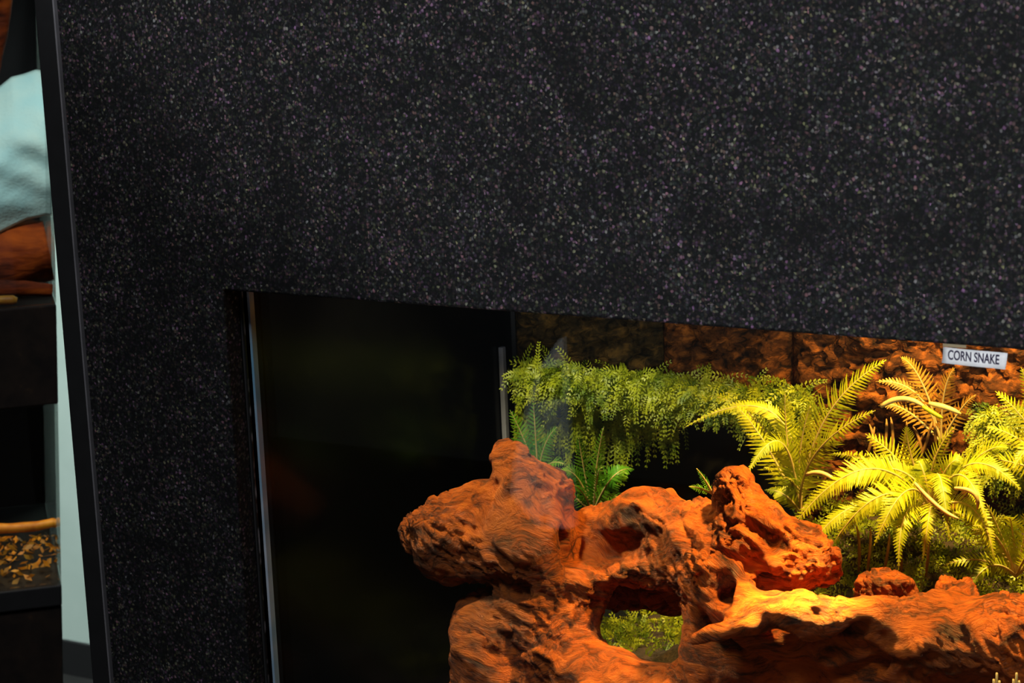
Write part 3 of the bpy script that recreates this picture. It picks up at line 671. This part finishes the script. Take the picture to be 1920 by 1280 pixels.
tag(cl, 'pale mint cloth with soft folds at the upper left edge, lying on the rust-red log', 'cloth')
def rlog(name, label, pts, r, mat, cat, sides=14, amp=0.25):
    c = np.array([rl(PN(*p)) for p in pts]); k = len(c); t = np.linspace(0, k - 1, 30)
    c = np.stack([np.interp(t, range(k), c[:, d]) for d in range(3)], 1); rr = np.interp(t, range(len(r)), r) * pxm(c[0])
    v, f = tube(c, rr, sides); v = np.array(v); ax = np.repeat(c, sides, 0)
    v = ax + (v - ax) * (1 + amp * fbm(v * 45, 3))[:, None]
    return tag(mesh_obj(name, v, f, mat, None, True), label, cat)
rlog('rust_log', 'rust-red log lying under the pale cloth at the left edge', [(-760, 530, 0.15), (-60, 500, 0.14), (40, 475, 0.14), (90, 466, 0.14)], (56, 62, 62, 60), M['rust'], 'log')
rlog('rust_branch', 'thin dark orange branch on the shelf below the rust-red log', [(-640, 548, 0.06), (-60, 542, 0.06), (50, 540, 0.06), (98, 544, 0.06)], (13, 15, 15, 12), M['rust'], 'branch')
rlog('amber_chip', 'small bright amber chip lying at the front of the upper shelf', [(-40, 564, 0.02), (-10, 563, 0.02), (24, 562, 0.02), (32, 563, 0.02)], (5, 9, 9, 5), M['amber_leaf'], 'wood chip')
rlog('ochre_branch', 'ochre branch rising at the top left corner above the cloth', [(-50, 260, 0.25), (-10, 120, 0.25), (6, 40, 0.25), (18, -60, 0.25), (24, -200, 0.25)], (15, 13, 12, 12, 10), M['rust'], 'branch')
rlog('orange_branch', 'bright orange branch lying across the lower left terrarium', [(-560, 1020, 0.10), (-60, 990, 0.10), (20, 990, 0.10), (70, 986, 0.10), (104, 978, 0.10)], (10, 11, 11, 10, 9), M['amber_leaf'], 'branch')
# leaf litter in the lower terrarium
V, Fq = [], []
for _ in range(3600):
    p = PN(U(-950, 106), U(1003, 1098), U(0.02, 0.22)); c = rl(p); a = nrm([U(-1, 1), U(-1, 1), U(-0.6, 0.6)]); b = nrm(np.cross(a, [U(-1, 1), U(-1, 1), U(0.2, 1)])); s = U(0.003, 0.008); k = len(V)
    V += [c - a * s, c + b * s * 0.45, c + a * s, c - b * s * 0.45]; Fq.append((k, k + 1, k + 2, k + 3))
tag(mesh_obj('leaf_litter', V, Fq, M['amber_leaf']), 'heap of amber leaves in the lower left terrarium', 'leaves', kind='stuff')

# ------------------------------------------------------------------ added board, out of view, shaped to mirror a pale wedge in the glass
def mirrored(px, py, yb):
    h = P(px, py, 0.022); d = ray(px, py) * [1, -1, 1]
    return h + d * ((yb - h[1]) / d[1])
YB = -1.15
outl = [(1047, 636), (1058, 800), (1070, 992), (1010, 992), (956, 930), (962, 860), (985, 760), (1008, 690)]
bp = [mirrored(x, y, YB) for x, y in outl]; zmin = min(p[2] for p in bp); kx = np.mean([p[0] for p in bp])
board = empty('notice_board', (kx, YB, FLOOR)); tag(board, 'pale leaning notice board mirrored faintly in the glass above the log', 'board')
V = [p for p in bp] + [p + np.array([0, -0.012, 0]) for p in bp]; n = len(bp)
Fq = [tuple(range(n)), tuple(range(2 * n - 1, n - 1, -1))] + [(i, n + i, n + (i + 1) % n, (i + 1) % n) for i in range(n)]
bo = mesh_obj('board', V, Fq, M['banner'], board)
dp = [mirrored(x, y, YB + 0.002) for x, y in ((1006, 692), (1052, 688), (1054, 745), (1004, 748))]
mesh_obj('dark_notice', dp + [p + np.array([0, -0.0015, 0]) for p in dp], [(0, 1, 2, 3), (7, 6, 5, 4), (0, 4, 5, 1), (1, 5, 6, 2), (2, 6, 7, 3), (3, 7, 4, 0)], M['mottled'], board)  # dark patch in the mirrored shape, added to the board
pb = np.array([kx, YB - 0.006, zmin + 0.02]); pe = np.array([kx, YB - 0.006, FLOOR + 0.006])
v, f = tube([pb, (pb + pe) / 2, pe], [0.008] * 3, 8); mesh_obj('post', v, f, M['trim'], board, True)
v, f = tube([pe + [0, 0, 0.006], pe, pe - [0, 0, 0.004]], [0.06, 0.09, 0.09], 20); mesh_obj('foot', v, f, M['trim'], board)
